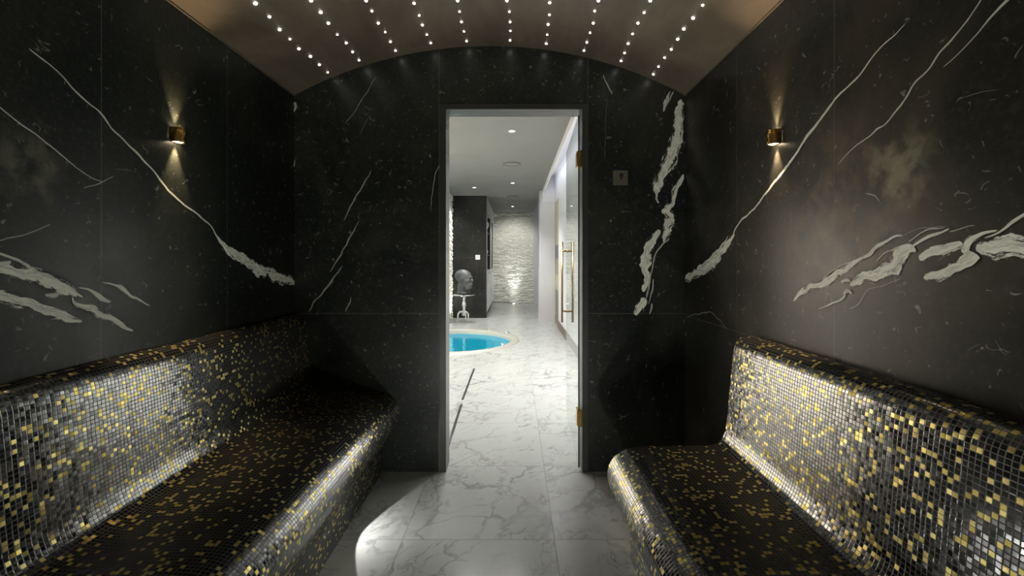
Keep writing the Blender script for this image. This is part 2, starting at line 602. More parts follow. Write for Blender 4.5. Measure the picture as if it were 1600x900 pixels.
# ---------------------------------------------------------------- steam room shell
def side_wall(name, x, mat, veins, plane):
    bm = bmesh.new()
    uvl = bm.loops.layers.uv.new('UVMap')
    s = -1 if plane == 'L' else 1
    add_box(bm, min(x, x + s * 0.15), max(x, x + s * 0.15), YR - 0.15, YB, 0, 2.17)
    for v in veins: add_vein(bm, uvl, plane, *v)
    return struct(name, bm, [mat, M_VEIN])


LV = []
a = [(2, 28), (20, 50), (45, 76)]
LV.append((a, ramp_w(3, 1, 2), 0.12))
a = [(45, 76), (65, 93), (90, 113), (120, 146), (155, 175), (175, 201), (200, 225), (225, 251), (247, 276), (265, 299), (285, 318), (310, 336), (330, 355), (338, 368), (348, 381)]
LV.append((a, [2.5, 2.8, 3, 3.5, 4, 4.5, 4.5, 4.5, 4.5, 4, 4, 4, 4, 4, 6], 0.85, 0.6))
a = [(340, 370), (350, 384), (365, 396), (385, 409), (405, 421), (430, 431), (460, 443)]
LV.append((a, [5, 10, 15, 16, 16, 15, 13], 1.0))
LV.append(([(352, 386), (375, 399), (398, 413)], [6, 9, 6], 0.9))
a = [(-28, 143), (28, 191), (55, 210), (85, 234), (110, 254), (140, 276), (160, 284)]
LV.append((a, [4, 4, 4, 3.5, 3, 2.2, 1.5], 0.65, 0.6))
LV.append(([(130, 294), (150, 287), (163, 281), (177, 276)], [1.5, 3, 3, 2], 0.45))
LV.append(([(-28, 384), (20, 405), (40, 414), (60, 425), (80, 433), (100, 445), (116, 457), (128, 466)], [5, 6, 6, 7, 8, 8, 7, 4], 0.9))
LV.append(([(-28, 411), (20, 424), (40, 429), (60, 434), (80, 441), (100, 450), (120, 462)], [14, 15, 17, 20, 20, 17, 8], 1.0))
LV.append(([(-28, 458), (20, 468), (45, 475), (60, 484), (85, 490), (110, 497), (128, 502)], [14, 16, 14, 16, 14, 10, 5], 1.0))
LV.append(([(112, 464), (116, 474), (130, 481), (145, 486), (165, 494), (182, 501), (195, 510), (207, 518)], [3, 6, 9, 10, 10, 9, 6, 3], 1.0))
LV.append(([(122, 449), (142, 455), (158, 464), (172, 472)], [3, 6, 8, 5], 0.9))
LV.append(([(160, 441), (178, 446), (192, 452), (204, 463), (220, 470), (234, 477)], [3, 5, 8, 6, 4, 3], 0.85))
LV.append(([(-28, 382), (25, 371), (45, 366), (62, 360), (78, 351)], [2.5, 3, 3, 2.5, 2], 0.45))
LV.append(([(70, 460), (82, 462), (92, 460)], [7, 12, 6], 0.8))
LV.append(([(-28, 414), (8, 411), (16, 408)], [6, 8, 4], 0.9))
LV.append(([(180, 266), (195, 264), (208, 267)], [1.5, 2, 1.5], 0.3))
LV.append(([(-28, 181), (40, 176), (70, 174)], [1.2, 1.5, 1], 0.15))
side_wall('wall_left', XL, M_LEFT, LV, 'L')

RV = []
RV.append(([(1071, 436), (1090, 425), (1108, 415), (1120, 404), (1132, 388), (1148, 366)], [11, 14, 15, 14, 13, 7], 1.0))
RV.append(([(1095, 418), (1112, 402), (1125, 388), (1138, 370)], [4, 6, 5, 4], 0.9))
a = [(1146, 368), (1154, 350), (1175, 330), (1195, 305), (1222, 270), (1240, 248), (1260, 216), (1285, 183), (1305, 157), (1325, 136), (1345, 115), (1360, 95), (1380, 70), (1400, 53), (1415, 38)]
RV.append((a, [4, 4, 4, 5, 6, 6, 6.5, 6, 5, 5, 4.5, 4, 3.5, 2.5, 1.5], 0.95, 0.6))
a = [(1310, 257), (1335, 231), (1360, 213), (1372, 201), (1385, 193), (1400, 175), (1418, 149), (1430, 130), (1455, 105), (1470, 82), (1485, 65), (1505, 42), (1520, 20), (1538, -6)]
RV.append((a, [1.5, 2.5, 3, 4, 4, 5, 5, 5, 5.5, 6, 6, 5, 4, 4], 0.75, 0.6))
a = [(1475, 105), (1490, 92), (1515, 68), (1530, 52), (1550, 28), (1570, 6), (1584, -8)]
RV.append((a, [1.5, 2.5, 4, 5, 6, 8, 9], 0.7, 0.6))
RV.append(([(1240, 470), (1255, 457), (1280, 445), (1312, 427), (1332, 413), (1350, 402)], [4, 10, 12, 12, 9, 6], 1.0))
RV.append(([(1348, 404), (1365, 391), (1380, 381), (1397, 372), (1412, 369)], [7, 9, 8, 6, 4], 1.0))
RV.append(([(1285, 436), (1312, 415), (1330, 408)], [2, 3, 2], 0.7))
RV.append(([(1410, 369), (1440, 356), (1480, 354)], [3, 2, 1.5], 0.4))
RV.append(([(1330, 447), (1345, 438), (1370, 429), (1395, 414), (1410, 400), (1422, 391), (1432, 394)], [8, 14, 17, 19, 20, 16, 6], 1.0))
RV.append(([(1370, 410), (1388, 395), (1408, 386)], [3, 4, 2], 0.7))
RV.append(([(1437, 403), (1460, 394), (1485, 386), (1506, 382)], [16, 17, 16, 10], 1.0))
RV.append(([(1445, 435), (1470, 428), (1495, 419), (1512, 408), (1522, 394)], [10, 16, 16, 20, 22], 0.95))
RV.append(([(1508, 396), (1516, 378), (1535, 367), (1560, 359)], [12, 13, 9, 4], 1.0))
RV.append(([(1540, 372), (1560, 362), (1582, 350), (1630, 320)], [3, 5, 8, 9], 0.9))
RV.append(([(1528, 393), (1552, 386), (1578, 384), (1640, 378)], [14, 26, 28, 34], 1.0))
RV.append(([(1425, 390), (1440, 377), (1462, 366), (1485, 357)], [6, 7, 7, 5], 0.95))
RV.append(([(1422, 380), (1438, 366), (1455, 357), (1478, 355)], [3, 3, 3, 2], 0.7))
RV.append(([(1485, 360), (1505, 357), (1525, 352)], [3, 3, 2], 0.5))
RV.append(([(1280, 482), (1300, 475), (1315, 468), (1322, 458)], [3, 4, 5, 6], 0.8))
RV.append(([(1328, 483), (1345, 474), (1358, 455), (1385, 445), (1410, 434)], [3, 3, 3, 3, 2.5], 0.4))
RV.append(([(1316, 443), (1324, 439), (1330, 440)], [6, 8, 5], 0.8))
RV.append(([(1320, 461), (1326, 456), (1332, 460)], [5, 8, 5], 0.8))
RV.append(([(1074, 496), (1090, 491), (1110, 488), (1124, 500), (1136, 513)], [1.5, 2.5, 2, 1.5, 1.5], 0.35))
RV.append(([(1500, 155), (1530, 145), (1566, 138)], [1.5, 2, 1.5], 0.25))
RV.append(([(1354, 301), (1368, 306), (1376, 314)], [2, 3, 2], 0.5))
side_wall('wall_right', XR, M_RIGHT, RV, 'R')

# end wall with the doorway
DX0, DX1, DZ = -0.426, 0.420, 2.105   # rough opening (casing outside)
OX0, OX1, OZ = -0.393, 0.388, 2.080   # clear opening
bm = bmesh.new()
uvl = bm.loops.layers.uv.new('UVMap')
for (x0, x1, z0, z1) in ((-3.4, DX0, 0, 3.0), (DX1, 1.25, 0, 3.0), (DX0, DX1, DZ, 3.0)):
    add_box(bm, x0, x1, YB, YB + WT, z0, z1)
BV = []
BV.append(([(1064, 156), (1061, 178), (1059, 203), (1056, 221), (1051, 240), (1040, 263), (1031, 282), (1024, 302)], [10, 13, 14, 16, 17, 15, 14, 8], 0.9))
BV.append(([(1062, 214), (1054, 228), (1046, 238)], [6, 8, 4], 0.9))
BV.append(([(1024, 296), (1026, 308), (1028, 318)], [5, 4, 3], 0.7))
BV.append(([(1068, 273), (1059, 291), (1051, 312), (1040, 332)], [4, 7, 9, 9], 0.85))
BV.append(([(1034, 328), (1044, 334), (1048, 342), (1042, 357), (1036, 378)], [6, 13, 14, 12, 6], 0.9))
BV.append(([(1032, 361), (1019, 374), (1010, 394), (1007, 420), (1010, 434), (1005, 456)], [8, 12, 14, 13, 10, 7], 0.9))
BV.append(([(1008, 466), (1000, 479), (992, 492)], [10, 12, 9], 0.9))
BV.append(([(1046, 372), (1028, 390), (1019, 417), (1014, 445), (1010, 466)], [3, 3, 3, 3, 3], 0.6))
BV.append(([(1021, 436), (1019, 455), (1012, 475)], [3, 3, 2], 0.55))
BV.append(([(1018, 474), (1015, 491)], [4, 3], 0.7))
BV.append(([(1047, 143), (1040, 160), (1036, 175)], [3, 6, 3], 0.7))
BV.append(([(1052, 143), (1047, 158)], [3, 2], 0.6))
BV.append(([(942, 117), (949, 135), (956, 148)], [2, 3, 2], 0.45))
BV.append(([(948, 150), (946, 200), (944, 250)], [1.5, 1.5, 1], 0.12))
BV.append(([(588, 120), (571, 149), (554, 175), (541, 193)], [2, 2.2, 2, 1.5], 0.26))
BV.append(([(577, 183), (562, 213)], [1.5, 1], 0.2))
BV.append(([(580, 266), (567, 291), (554, 312), (537, 345)], [2, 3, 3.5, 2], 0.34))
BV.append(([(562, 345), (546, 373), (531, 401), (516, 426)], [2, 3.5, 3, 2], 0.34))
BV.append(([(535, 415), (516, 443), (491, 473), (484, 488)], [2.5, 3.5, 3, 2], 0.34))
BV.append(([(686, 257), (679, 278), (673, 330)], [2, 2, 1], 0.4))
BV.append(([(549, 464), (541, 488)], [2.5, 2], 0.4))
BV.append(([(460, 160), (462, 168), (459, 176)], [4, 5, 3], 0.6))
BV.append(([(461, 250), (460, 262)], [2, 2], 0.5))
for v in BV: add_vein(bm, uvl, 'B', *v)
struct('wall_end', bm, [M_BACK, M_VEIN])

bm = bmesh.new()
add_box(bm, XL - 0.15, XR + 0.15, YR - 0.15, YR, 0, 2.6)
struct('wall_rear', bm, M_BACK)

# vaulted ceiling of the steam room
bm = bmesh.new()
A = math.asin(1.1215 / VR)
rings = []
for y in (YR, 0.0, 1.2, YB):
    ring = []
    for r in (VR, VR + 0.05):
        for i in range(49):
            t_ = -A + 2 * A * i / 48
            ring.append(bm.verts.new((VXC + r * math.sin(t_), y, VZC + r * math.cos(t_))))
    rings.append(ring)
for ra, rb in zip(rings, rings[1:]):
    for i in range(48):
        bm.faces.new((ra[i], rb[i], rb[i + 1], ra[i + 1]))
        bm.faces.new((ra[49 + i], ra[50 + i], rb[50 + i], rb[49 + i]))
ov = struct('ceiling', bm, M_PLAST, smooth=True)

# thin cream cove lines where vault meets the side walls
bm = bmesh.new()
for x, s in ((XL, 1), (XR, -1)):
    add_box(bm, min(x, x + s * 0.006), max(x, x + s * 0.006), YR, YB, 2.157, 2.163)
struct('trim_2', bm, M_PLAST)

# door lining
bm = bmesh.new()
y0, y1 = YB - 0.006, YB + WT + 0.002
add_box(bm, DX0 - 0.006, OX0, y0, y1, 0, DZ + 0.006, bevel=0.0015)
add_box(bm, OX1, DX1 + 0.004, y0, y1, 0, DZ + 0.006, bevel=0.0015)
add_box(bm, OX0, OX1, y0, y1, OZ, DZ + 0.006, bevel=0.0015)
struct('trim_1', bm, M_FRAME)

# ---------------------------------------------------------------- floor (one slab, round opening for the pool)
PX, PY, PR, PRO = -0.93, 6.46, 0.88, 0.985
bm = bmesh.new()
x0, x1, y0, y1 = -3.4, 2.2, YR - 0.15, YF + 0.1
H = 1.2
def quad(a, b, c, d): add_quad(bm, [(a, c, 0), (b, c, 0), (b, d, 0), (a, d, 0)])
quad(x0, x1, y0, PY - H); quad(x0, x1, PY + H, y1); quad(x0, PX - H, PY - H, PY + H); quad(PX + H, x1, PY - H, PY + H)
N = 96
inn, out = [], []
for i in range(N):
    a_ = 2 * PI * i / N
    c_, s_ = math.cos(a_), math.sin(a_)
    k_ = H / max(abs(c_), abs(s_))
    inn.append(bm.verts.new((PX + (PR + 0.06) * c_, PY + (PR + 0.06) * s_, 0)))
    out.append(bm.verts.new((PX + k_ * c_, PY + k_ * s_, 0)))
for i in range(N):
    j = (i + 1) % N
    bm.faces.new((inn[i], out[i], out[j], inn[j]))
struct('floor', bm, M_FLOOR)

# ---------------------------------------------------------------- mosaic benches
PROF_R = [(0, .905), (.035, .907), (.064, .896), (.084, .868), (.092, .82), (.103, .70), (.115, .57), (.124, .515), (.146, .478), (.19, .464),
          (.35, .461), (.45, .459), (.515, .451), (.56, .428), (.590, .39), (.600, .345), (.592, .30), (.57, .255), (.54, .212), (.518, .172), (.508, .13), (.506, .07), (.506, 0.0)]
PROF_L = [(d - (0.022 if 0.02 < d < .15 and z > .47 else 0), z) for d, z in PROF_R]
PITCH = 0.0116


def bench(name, label, prof, side, ya, yb):
    sm = catmull([Vector((d, z, 0)) for d, z in prof], 6)
    arc = [0.0]
    for p, q in zip(sm, sm[1:]): arc.append(arc[-1] + (q - p).length)
    bm = bmesh.new()
    uvl = bm.loops.layers.uv.new('UVMap')
    def X(d): return XL + 0.0015 + d if side == 'L' else XR - 0.0015 - d
    ny = 12
    grid = [[bm.verts.new((X(p.x), ya + (yb - ya) * j / ny, p.y)) for p in sm] for j in range(ny + 1)]
    for j in range(ny):
        for i in range(len(sm) - 1):
            q = [(j, i), (j, i + 1), (j + 1, i + 1), (j + 1, i)]
            if side == 'R': q.reverse()
            f = bm.faces.new([grid[a][b] for a, b in q])
            f.smooth = True
            for l, (a, b) in zip(f.loops, q):
                l[uvl].uv = ((ya + (yb - ya) * a / ny) / PITCH + 500, arc[b] / PITCH + (0 if side == 'L' else 400))
    for j in (0, ny):
        ca = [bm.verts.new((X(p.x), ya + (yb - ya) * j / ny, p.y)) for p in sm]
        cb = bm.verts.new((X(0), ya + (yb - ya) * j / ny, 0))
        fv = ca + [cb]
        if (j == 0) == (side == 'L'): fv = list(reversed(fv))
        f = bm.faces.new(fv)
        for l in f.loops:
            d = abs(l.vert.co.x - X(0))
            l[uvl].uv = (d / PITCH + 40, l.vert.co.z / PITCH)
    for dd, zz in (((0, 0), (0, .905)), ((0, .506), (0, 0))):
        q = [(X(dd[0]), ya, zz[0]), (X(dd[1]), ya, zz[1]), (X(dd[1]), yb, zz[1]), (X(dd[0]), yb, zz[0])]
        if side == 'R': q.reverse()
        add_quad(bm, q)
    me_o = obj(name, bm, M_MOS)
    return tag(me_o, label, 'bench', 'mosaic benches along the side walls')


bench('mosaic_bench', 'long built-in bench in black and gold mosaic along the left wall, reaching the end wall', PROF_L, 'L', YR + 0.002, YB - 0.002)
bench('mosaic_bench', 'built-in bench in black and gold mosaic along the right wall, ending short of end wall', PROF_R, 'R', YR + 0.002, 1.713)

# pale sealant line along bench foot and top
# recessed spotlight in the left bench base
SX = XL + 0.507
t = thing('recessed_spotlight', 'small glowing spotlight set low in the base of the left mosaic bench', 'spotlight', (SX, 1.859, 0.134))
bm = bmesh.new(); add_lathe(bm, [(0.0135, 0), (0.0135, 0.003), (0.0165, 0.003), (0.018, 0.0)], axis='X', n=24)
obj('bezel', bm, M_CHROME, t, True)
bm = bmesh.new(); add_lathe(bm, [(0.0, 0.0015), (0.0135, 0.0015)], axis='X', n=24)
obj('lens', bm, M_SPOT, t)

# ---------------------------------------------------------------- star lights in the vault
ROWS = [
    [(399, 5), (421, 26), (437, 46), (453, 61), (467, 76), (485, 88), (499, 101), (512, 113)],
    [(486, 1), (501, 19), (513, 36), (527, 54), (541, 67), (551, 81), (561, 94)],
    [(572, 1), (581, 17), (591, 36), (602, 50), (610, 65), (618, 79)],
    [(647, 5), (655, 24), (660, 39), (667, 54), (673, 67)],
    [(715, 1), (718, 18), (721, 34), (725, 49), (729, 64)],
    [(792, 1), (796, 18), (797, 34), (797.5, 48), (797, 63)],
    [(859, 4), (858.5, 23), (856.5, 38), (855, 54), (853.5, 68)],
    [(935, 1), (929, 17), (927, 36), (922, 51), (917, 66), (912.5, 79)],
    [(1016, 1), (1006.5, 19.5), (997, 36), (988.5, 53), (981.5, 68), (976, 82.5), (970.5, 95)],
    [(1098, 8), (1083, 28), (1068.5, 45), (1059, 61), (1049, 77), (1038.5, 90), (1029, 104), (1021, 116)],
]
ORD = ['first', 'second', 'third', 'fourth', 'fifth', 'sixth', 'seventh', 'eighth', 'ninth', 'tenth']


def vault_hit(px, py):
    dx, dz = (px - VX) / F, (VY - py) / F
    ox, oz = -VXC, CH - VZC
    a_ = dx * dx + dz * dz
    b_ = 2 * (ox * dx + oz * dz)
    c_ = ox * ox + oz * oz - VR * VR
    s = (-b_ + math.sqrt(b_ * b_ - 4 * a_ * c_)) / (2 * a_)
    return Vector((dx * s, s, CH + dz * s))


bm = bmesh.new()
add_lathe(bm, [(0.0058, 0.001), (0.0056, -0.0015), (0.0045, -0.0035), (0.0025, -0.0048), (0.0, -0.0052)], n=12)
star0 = obj('star_light', bm, M_STAR, smooth=True)
SIZE = {0: [1.25, 1.0, 1.15, .8, 1.05, 1.1, 1.0, .8], 1: [1.1, 1.2, 1.1, .8, 1, .95, 1], 9: [.85, 1.15, 1.1, 1.05, .95, .9, .85, 1.05]}
first = True
for ri, row in enumerate(ROWS):
    for k, (px, py) in enumerate(row):
        p = vault_hit(px, py)
        p.y = min(p.y, YB - 0.02)
        o = star0 if first else star0.copy()
        if not first: COL.objects.link(o)
        first = False
        o.location = p
        o.rotation_euler = (0, math.atan2(p.x - VXC, p.z - VZC), 0)
        s = SIZE.get(ri, [1.05, .9, 1.0, .85, 1.0, .95, 1.0, .9])[k]
        o.scale = (s, s, s)
        tag(o, 'tiny white ceiling star light, %s from the doorway in the %s row from left' % (ORD[len(row) - 1 - k], ORD[ri]), 'star light', 'star lights in the vaulted ceiling')

# ---------------------------------------------------------------- wall sconces
def sconce(x, y, z, s, label):
    t = thing('wall_sconce', label, 'wall light', (x, y, z), 0, 'brass wall sconces')
    bm = bmesh.new(); add_box(bm, 0 if s > 0 else -0.004, 0.004 if s > 0 else 0, -0.024, 0.024, -0.026, 0.026, bevel=0.001)
    obj('backplate', bm, M_BRASS, t)
    bm = bmesh.new()
    prof = []
    n = 20
    for zz, rr in ((-0.027, 0.031), (0.027, 0.031), (0.027, 0.029), (-0.027, 0.029), (-0.027, 0.031)):
        ring = []
        for i in range(n + 1):
            a_ = -PI / 2 + PI * i / n
            ring.append(bm.verts.new((s * (0.004 + rr * 1.05 * max(0, math.cos(a_)) ** 0.75), 0.82 * rr * math.sin(a_), zz)))
        prof.append(ring)
    for ra, rb in zip(prof, prof[1:]):
        for i in range(n):
            bm.faces.new((ra[i], ra[i + 1], rb[i + 1], rb[i]))
    obj('shade', bm, M_BRASS, t, True)
    bm = bmesh.new(); add_lathe(bm, [(0, -0.013), (0.007, -0.010), (0.007, 0.010), (0, 0.013)], cx=s * 0.017, n=12)
    obj('bulb', bm, M_WARM, t, True)
    for zz in (-0.022, 0.022):
        bm = bmesh.new()
        vs = [bm.verts.new((s * (0.0045 + 0.026 * math.cos(-PI / 2 + PI * i / 12)), 0.021 * math.sin(-PI / 2 + PI * i / 12), zz)) for i in range(13)]
        bm.faces.new(vs)
        obj('diffuser', bm, M_WARM, t)


sconce(XL, 1.572, 1.677, 1, 'small curved brass up-and-down sconce glowing on the left black marble wall')
sconce(XR, 1.574, 1.670, -1, 'small curved brass up-and-down sconce glowing on the right black marble wall')

# control plate right of the doorway
t = thing('control_plate', 'small square satin steel control plate with dark knob on the end wall', 'control', (at(969, 278, YB).x, YB, at(969, 278, YB).z))
bm = bmesh.new(); add_box(bm, -0.0425, 0.0425, -0.007, 0, -0.0425, 0.0425, bevel=0.0015)
obj('plate', bm, M_STEEL, t)
bm = bmesh.new()
add_lathe(bm, [(0.0, -0.019), (0.009, -0.019), (0.0105, -0.016), (0.0105, -0.006)], cx=0.004, cz=0.009, n=20, axis='Y')
add_tube(bm, [(0.004, -0.013, 0.002), (0.002, -0.013, -0.006), (0.0, -0.013, -0.013)], [0.006, 0.005, 0.002], n=8)
obj('knob', bm, M_BLACK, t, True)

# ---------------------------------------------------------------- glass door, standing open into the hall
GA = Vector((0.3735, YB + 0.03, 0)); GB = Vector((0.407, YB + 0.03 + 0.845, 0))
ang = math.atan2(GB.x - GA.x, GB.y - GA.y)
d1 = thing('door_1', 'frameless clear glass door standing open into the hall on brass hinges', 'door', GA, -ang)
d1['kind'] = 'structure'
GW = (GB - GA).length
bm = bmesh.new(); add_box(bm, -0.004, 0.004, 0, GW, 0.012, 2.055)
obj('glass_pane', bm, M_GLASS, d1)
bm = bmesh.new()
add_box(bm, -0.0042, 0.0042, -0.004, 0.0, 0.012, 2.055)  # black strip painting the dark look of the pane's near edge
obj('dark_glass_edge', bm, M_BLACK, d1)
for z in (at(0, 249, 2.46).z, at(0, 652, 2.46).z):
    bm = bmesh.new()
    add_box(bm, -0.013, 0.010, -0.012, 0.052, z - 0.045, z + 0.045, bevel=0.002)
    add_tube(bm, [(0.012, -0.012, z - 0.048), (0.012, -0.012, z + 0.048)], 0.007, n=12)
    obj('hinge', bm, M_BRASS, d1, False)
hy = GW - 0.09
for s, nm in ((-1, 'left'), (1, 'right')):
    bm = bmesh.new()
    xx = s * 0.041
    add_tube(bm, [(xx, hy, 0.745), (xx, hy, 1.357)], 0.0085, n=14)
    h = obj('pull_handle', bm, M_BRONZE, d1, True)
    bm = bmesh.new()
    for zz in (0.83, 1.287):
        add_tube(bm, [(s * 0.004, hy, zz), (xx, hy, zz)], 0.0075, n=12)
        add_lathe(bm, [(0.0075, 0.0), (0.014, 0.0), (0.014, 0.004), (0.0075, 0.004)], cx=s * 0.006, cy=hy, cz=zz, axis='X', n=16)
    obj('standoff', bm, M_BRONZE, h, True)

# ---------------------------------------------------------------- hall shell
bm = bmesh.new()
add_box(bm, -3.4, 0.545, YB + WT, YF, CZ, CZ + 0.05)
struct('ceiling_hall', bm, M_CEIL)
bm = bmesh.new()
add_box(bm, 0.545, 0.562, YB + WT, 8.6, CZ - 0.085, CZ + 0.3)
struct('trim_3', bm, M_WHITE)
bm = bmesh.new()
add_box(bm, 0.562, 2.2, YB + WT, YF, CZ + 0.3, CZ + 0.35)
struct('ceiling_recess', bm, M_WHITE)

# right hand wall of the hall
bm = bmesh.new()
add_box(bm, 0.80, 0.92, YB + WT, 7.70, 0.0, CZ + 0.3)
add_box(bm, 0.80, 0.92, 7.70, 8.35, 2.37, CZ + 0.3)
struct('wall_hall_right', bm, M_LAV)
bm = bmesh.new()
add_box(bm, 0.785, 0.80, YB + WT, 7.72, 0.0, 0.13)
struct('baseboard_right', bm, M_BROWN)
bm = bmesh.new()
add_box(bm, 0.805, 0.83, 7.70, 8.35, 0.0, 2.37)
struct('window_1', bm, M_GOLDPAN)
bm = bmesh.new()
add_box(bm, 0.49, 0.80, 8.35, 8.75, 0.0, 2.37)
add_box(bm, 0.495, 0.80, 8.355, 8.75, 2.373, CZ + 0.3)
struct('wall_pier', bm, M_PIER)
bm = bmesh.new()
add_box(bm, 0.54, 0.95, YF - 0.18, YF, 0.0, CZ - 0.08)
add_box(bm, 0.54, 0.95, YF - 0.16, YF, CZ - 0.08, CZ + 0.3)
struct('wall_far_right', bm, M_PIER)
bm = bmesh.new()
add_box(bm, 0.92, 1.0, 8.35, YF, 0, CZ + 0.3)
struct('wall_recess', bm, M_LAV)


def stone_sheet(name, origin, du, width, height, res, seed, nrm):
    """split-face stone: uneven courses standing proud by different amounts"""
    bm = bmesh.new()
    nu, nv = int(width / res), int(height / res)
    rnd = random.Random(seed)
    rows, z = [], 0.0
    while z < height + 0.1:
        h = rnd.uniform(0.03, 0.065)
        cuts, u = [], -rnd.uniform(0, 0.2)
        while u < width + 0.3:
            l = rnd.uniform(0.07, 0.26)
            cuts.append((u, u + l, rnd.uniform(0.0, 0.028), rnd.uniform(-0.6, 0.6), rnd.uniform(-0.05, 0.05)))
            u += l
        rows.append((z, z + h, cuts))
        z += h
    def depth(u, v):
        vv = v + 0.022 * noise.noise(Vector((u * 7, v * 5, seed)))
        for (za, zb, cuts) in rows:
            if za <= vv < zb:
                for (ua, ub, d, tilt, lean) in cuts:
                    if ua <= u < ub:
                        e = min(vv - za, zb - vv, 0.008) / 0.008
                        return (d + tilt * (vv - (za + zb) / 2) + lean * (u - (ua + ub) / 2) + 0.012 * noise.noise(Vector((u * 25, v * 60, seed)))) * (0.45 + 0.55 * e)
        return 0.0
    g = []
    for i in range(nu + 1):
        col = []
        for j in range(nv + 1):
            u, v = i * res, j * res
            d = 0.03 + depth(u, v)
            col.append(bm.verts.new(origin + du * u + Vector((0, 0, v)) + nrm * d))
        g.append(col)
    flip = du.cross(Vector((0, 0, 1))).dot(nrm) < 0
    for i in range(nu):
        for j in range(nv):
            q = [g[i][j], g[i + 1][j], g[i + 1][j + 1], g[i][j + 1]]
            if flip: q.reverse()
            bm.faces.new(q)
    return struct(name, bm, M_STONE)


stone_sheet('wall_far', Vector((-0.72, YF, 0)), Vector((1, 0, 0)), 1.30, 2.62, 0.0115, 3, Vector((0, -1, 0)))
stone_sheet('wall_hall_left', Vector((-1.36, 7.62, 0)), Vector((0, 1, 0)), 1.40, 2.62, 0.014, 5, Vector((1, 0, 0)))
bm = bmesh.new()
add_box(bm, -3.4, -1.36, 7.62, 7.72, 0, CZ)
add_box(bm, -2.10, -2.00, YB + WT, 7.62, 0, CZ)  # unseen wall, set close so its lit face mirrors in the right bench
struct('wall_pool_alcove', bm, M_WHITE)
bm = bmesh.new()
add_box(bm, -1.36, -0.600, 8.98, 9.12, 0, CZ)
struct('wall_partition', bm, M_DARK)
bm = bmesh.new()
add_box(bm, -1.36, 1.0, YF + 0.0, YF + 0.1, 0, CZ + 0.35)
struct('wall_far_backing', bm, M_WHITE)
bm = bmesh.new()
add_box(bm, 2.1, 2.2, YB, YF, 0, CZ + 0.35)
struct('wall_outer_right', bm, M_WHITE)

# ---------------------------------------------------------------- cabinet wall behind the partition
cb = thing('cabinet', 'tall built-in cabinet with dark open shelves above pale doors behind the black partition', 'cabinet', (-0.60, 9.12, 0))
L_ = YF - 9.12 - 0.06
bm = bmesh.new()
bays = ((0.18, 1.66), (1.90, L_ - 0.06))
dp = 0.36
add_box(bm, -dp, 0, 0, bays[0][0], 0.10, CZ - 0.005)
add_box(bm, -dp, 0, bays[0][1], bays[1][0], 0.10, CZ - 0.005)
add_box(bm, -dp, 0, bays[1][1], L_, 0.10, CZ - 0.005)
for a_, b_ in bays:
    add_box(bm, -dp, 0, a_, b_, 2.30, CZ - 0.005)
    add_box(bm, -dp, 0, a_, b_, 0.93, 1.00)
    add_box(bm, -dp, -0.02, a_, b_, 0.10, 0.93)
obj('carcass', bm, M_GREY, cb)
bm = bmesh.new()
add_box(bm, -dp, -0.06, 0.02, L_ - 0.02, 0, 0.10)
obj('plinth', bm, M_BLACK, cb)
for a_, b_ in bays:
    bm = bmesh.new(); add_box(bm, -dp, -dp + 0.02, a_, b_, 1.0, 2.30); [add_box(bm, -dp, -0.03, k_ - 0.012, k_ + 0.012, 1.0, 2.30) for k_ in (a_ + 0.012, b_ - 0.012)]; obj('niche_lining', bm, M_BLACK, cb)
    m_ = (a_ + b_) / 2
    for c_, e_ in ((a_, m_), (m_, b_)):
        bm = bmesh.new(); add_box(bm, -0.02, 0.004, c_ + 0.006, e_ - 0.006, 0.115, 0.915, bevel=0.002); obj('door', bm, M_WHITE, cb)
    for z in (1.36, 1.88):
        bm = bmesh.new(); add_box(bm, -dp + 0.02, -0.015, a_, b_, z - 0.02, z); obj('shelf', bm, M_BLACK, cb)
o = bmesh.new()
add_lathe(o, [(0, 0), (0.05, 0), (0.052, 0.02), (0.035, 0.05), (0.075, 0.10), (0.098, 0.16), (0.09, 0.22), (0.05, 0.265), (0.035, 0.275), (0.0, 0.275)], n=28)
tag(obj('ornament', o, M_WHITE, None, True, loc=(-0.695, 9.86, 1.882)), 'round white ornament on the upper shelf of the hall cabinet', 'ornament')
o = bmesh.new()
add_lathe(o, [(0, 0), (0.035, 0), (0.065, 0.035), (0.078, 0.09), (0.074, 0.092), (0.06, 0.04), (0.0, 0.012)], n=28)
tag(obj('bowl', o, M_WHITE, None, True, loc=(-0.69, 9.86, 1.362)), 'small white bowl on the lower shelf of the hall cabinet', 'bowl')

# socket on the partition
t = thing('light_switch', 'small white square switch plate on the black partition above the sculpture', 'switch', (at(746.5, 402, 8.98).x, 8.98, at(746.5, 402, 8.98).z))
bm = bmesh.new(); add_box(bm, -0.048, 0.048, -0.008, 0, -0.048, 0.048, bevel=0.003); obj('plate', bm, M_WHITE, t)
for sx in (-1, 1):
    bm = bmesh.new(); add_box(bm, sx * 0.019 - 0.013, sx * 0.019 + 0.013, -0.012, -0.007, -0.028, 0.028, bevel=0.002); obj('button', bm, M_GREY, t)

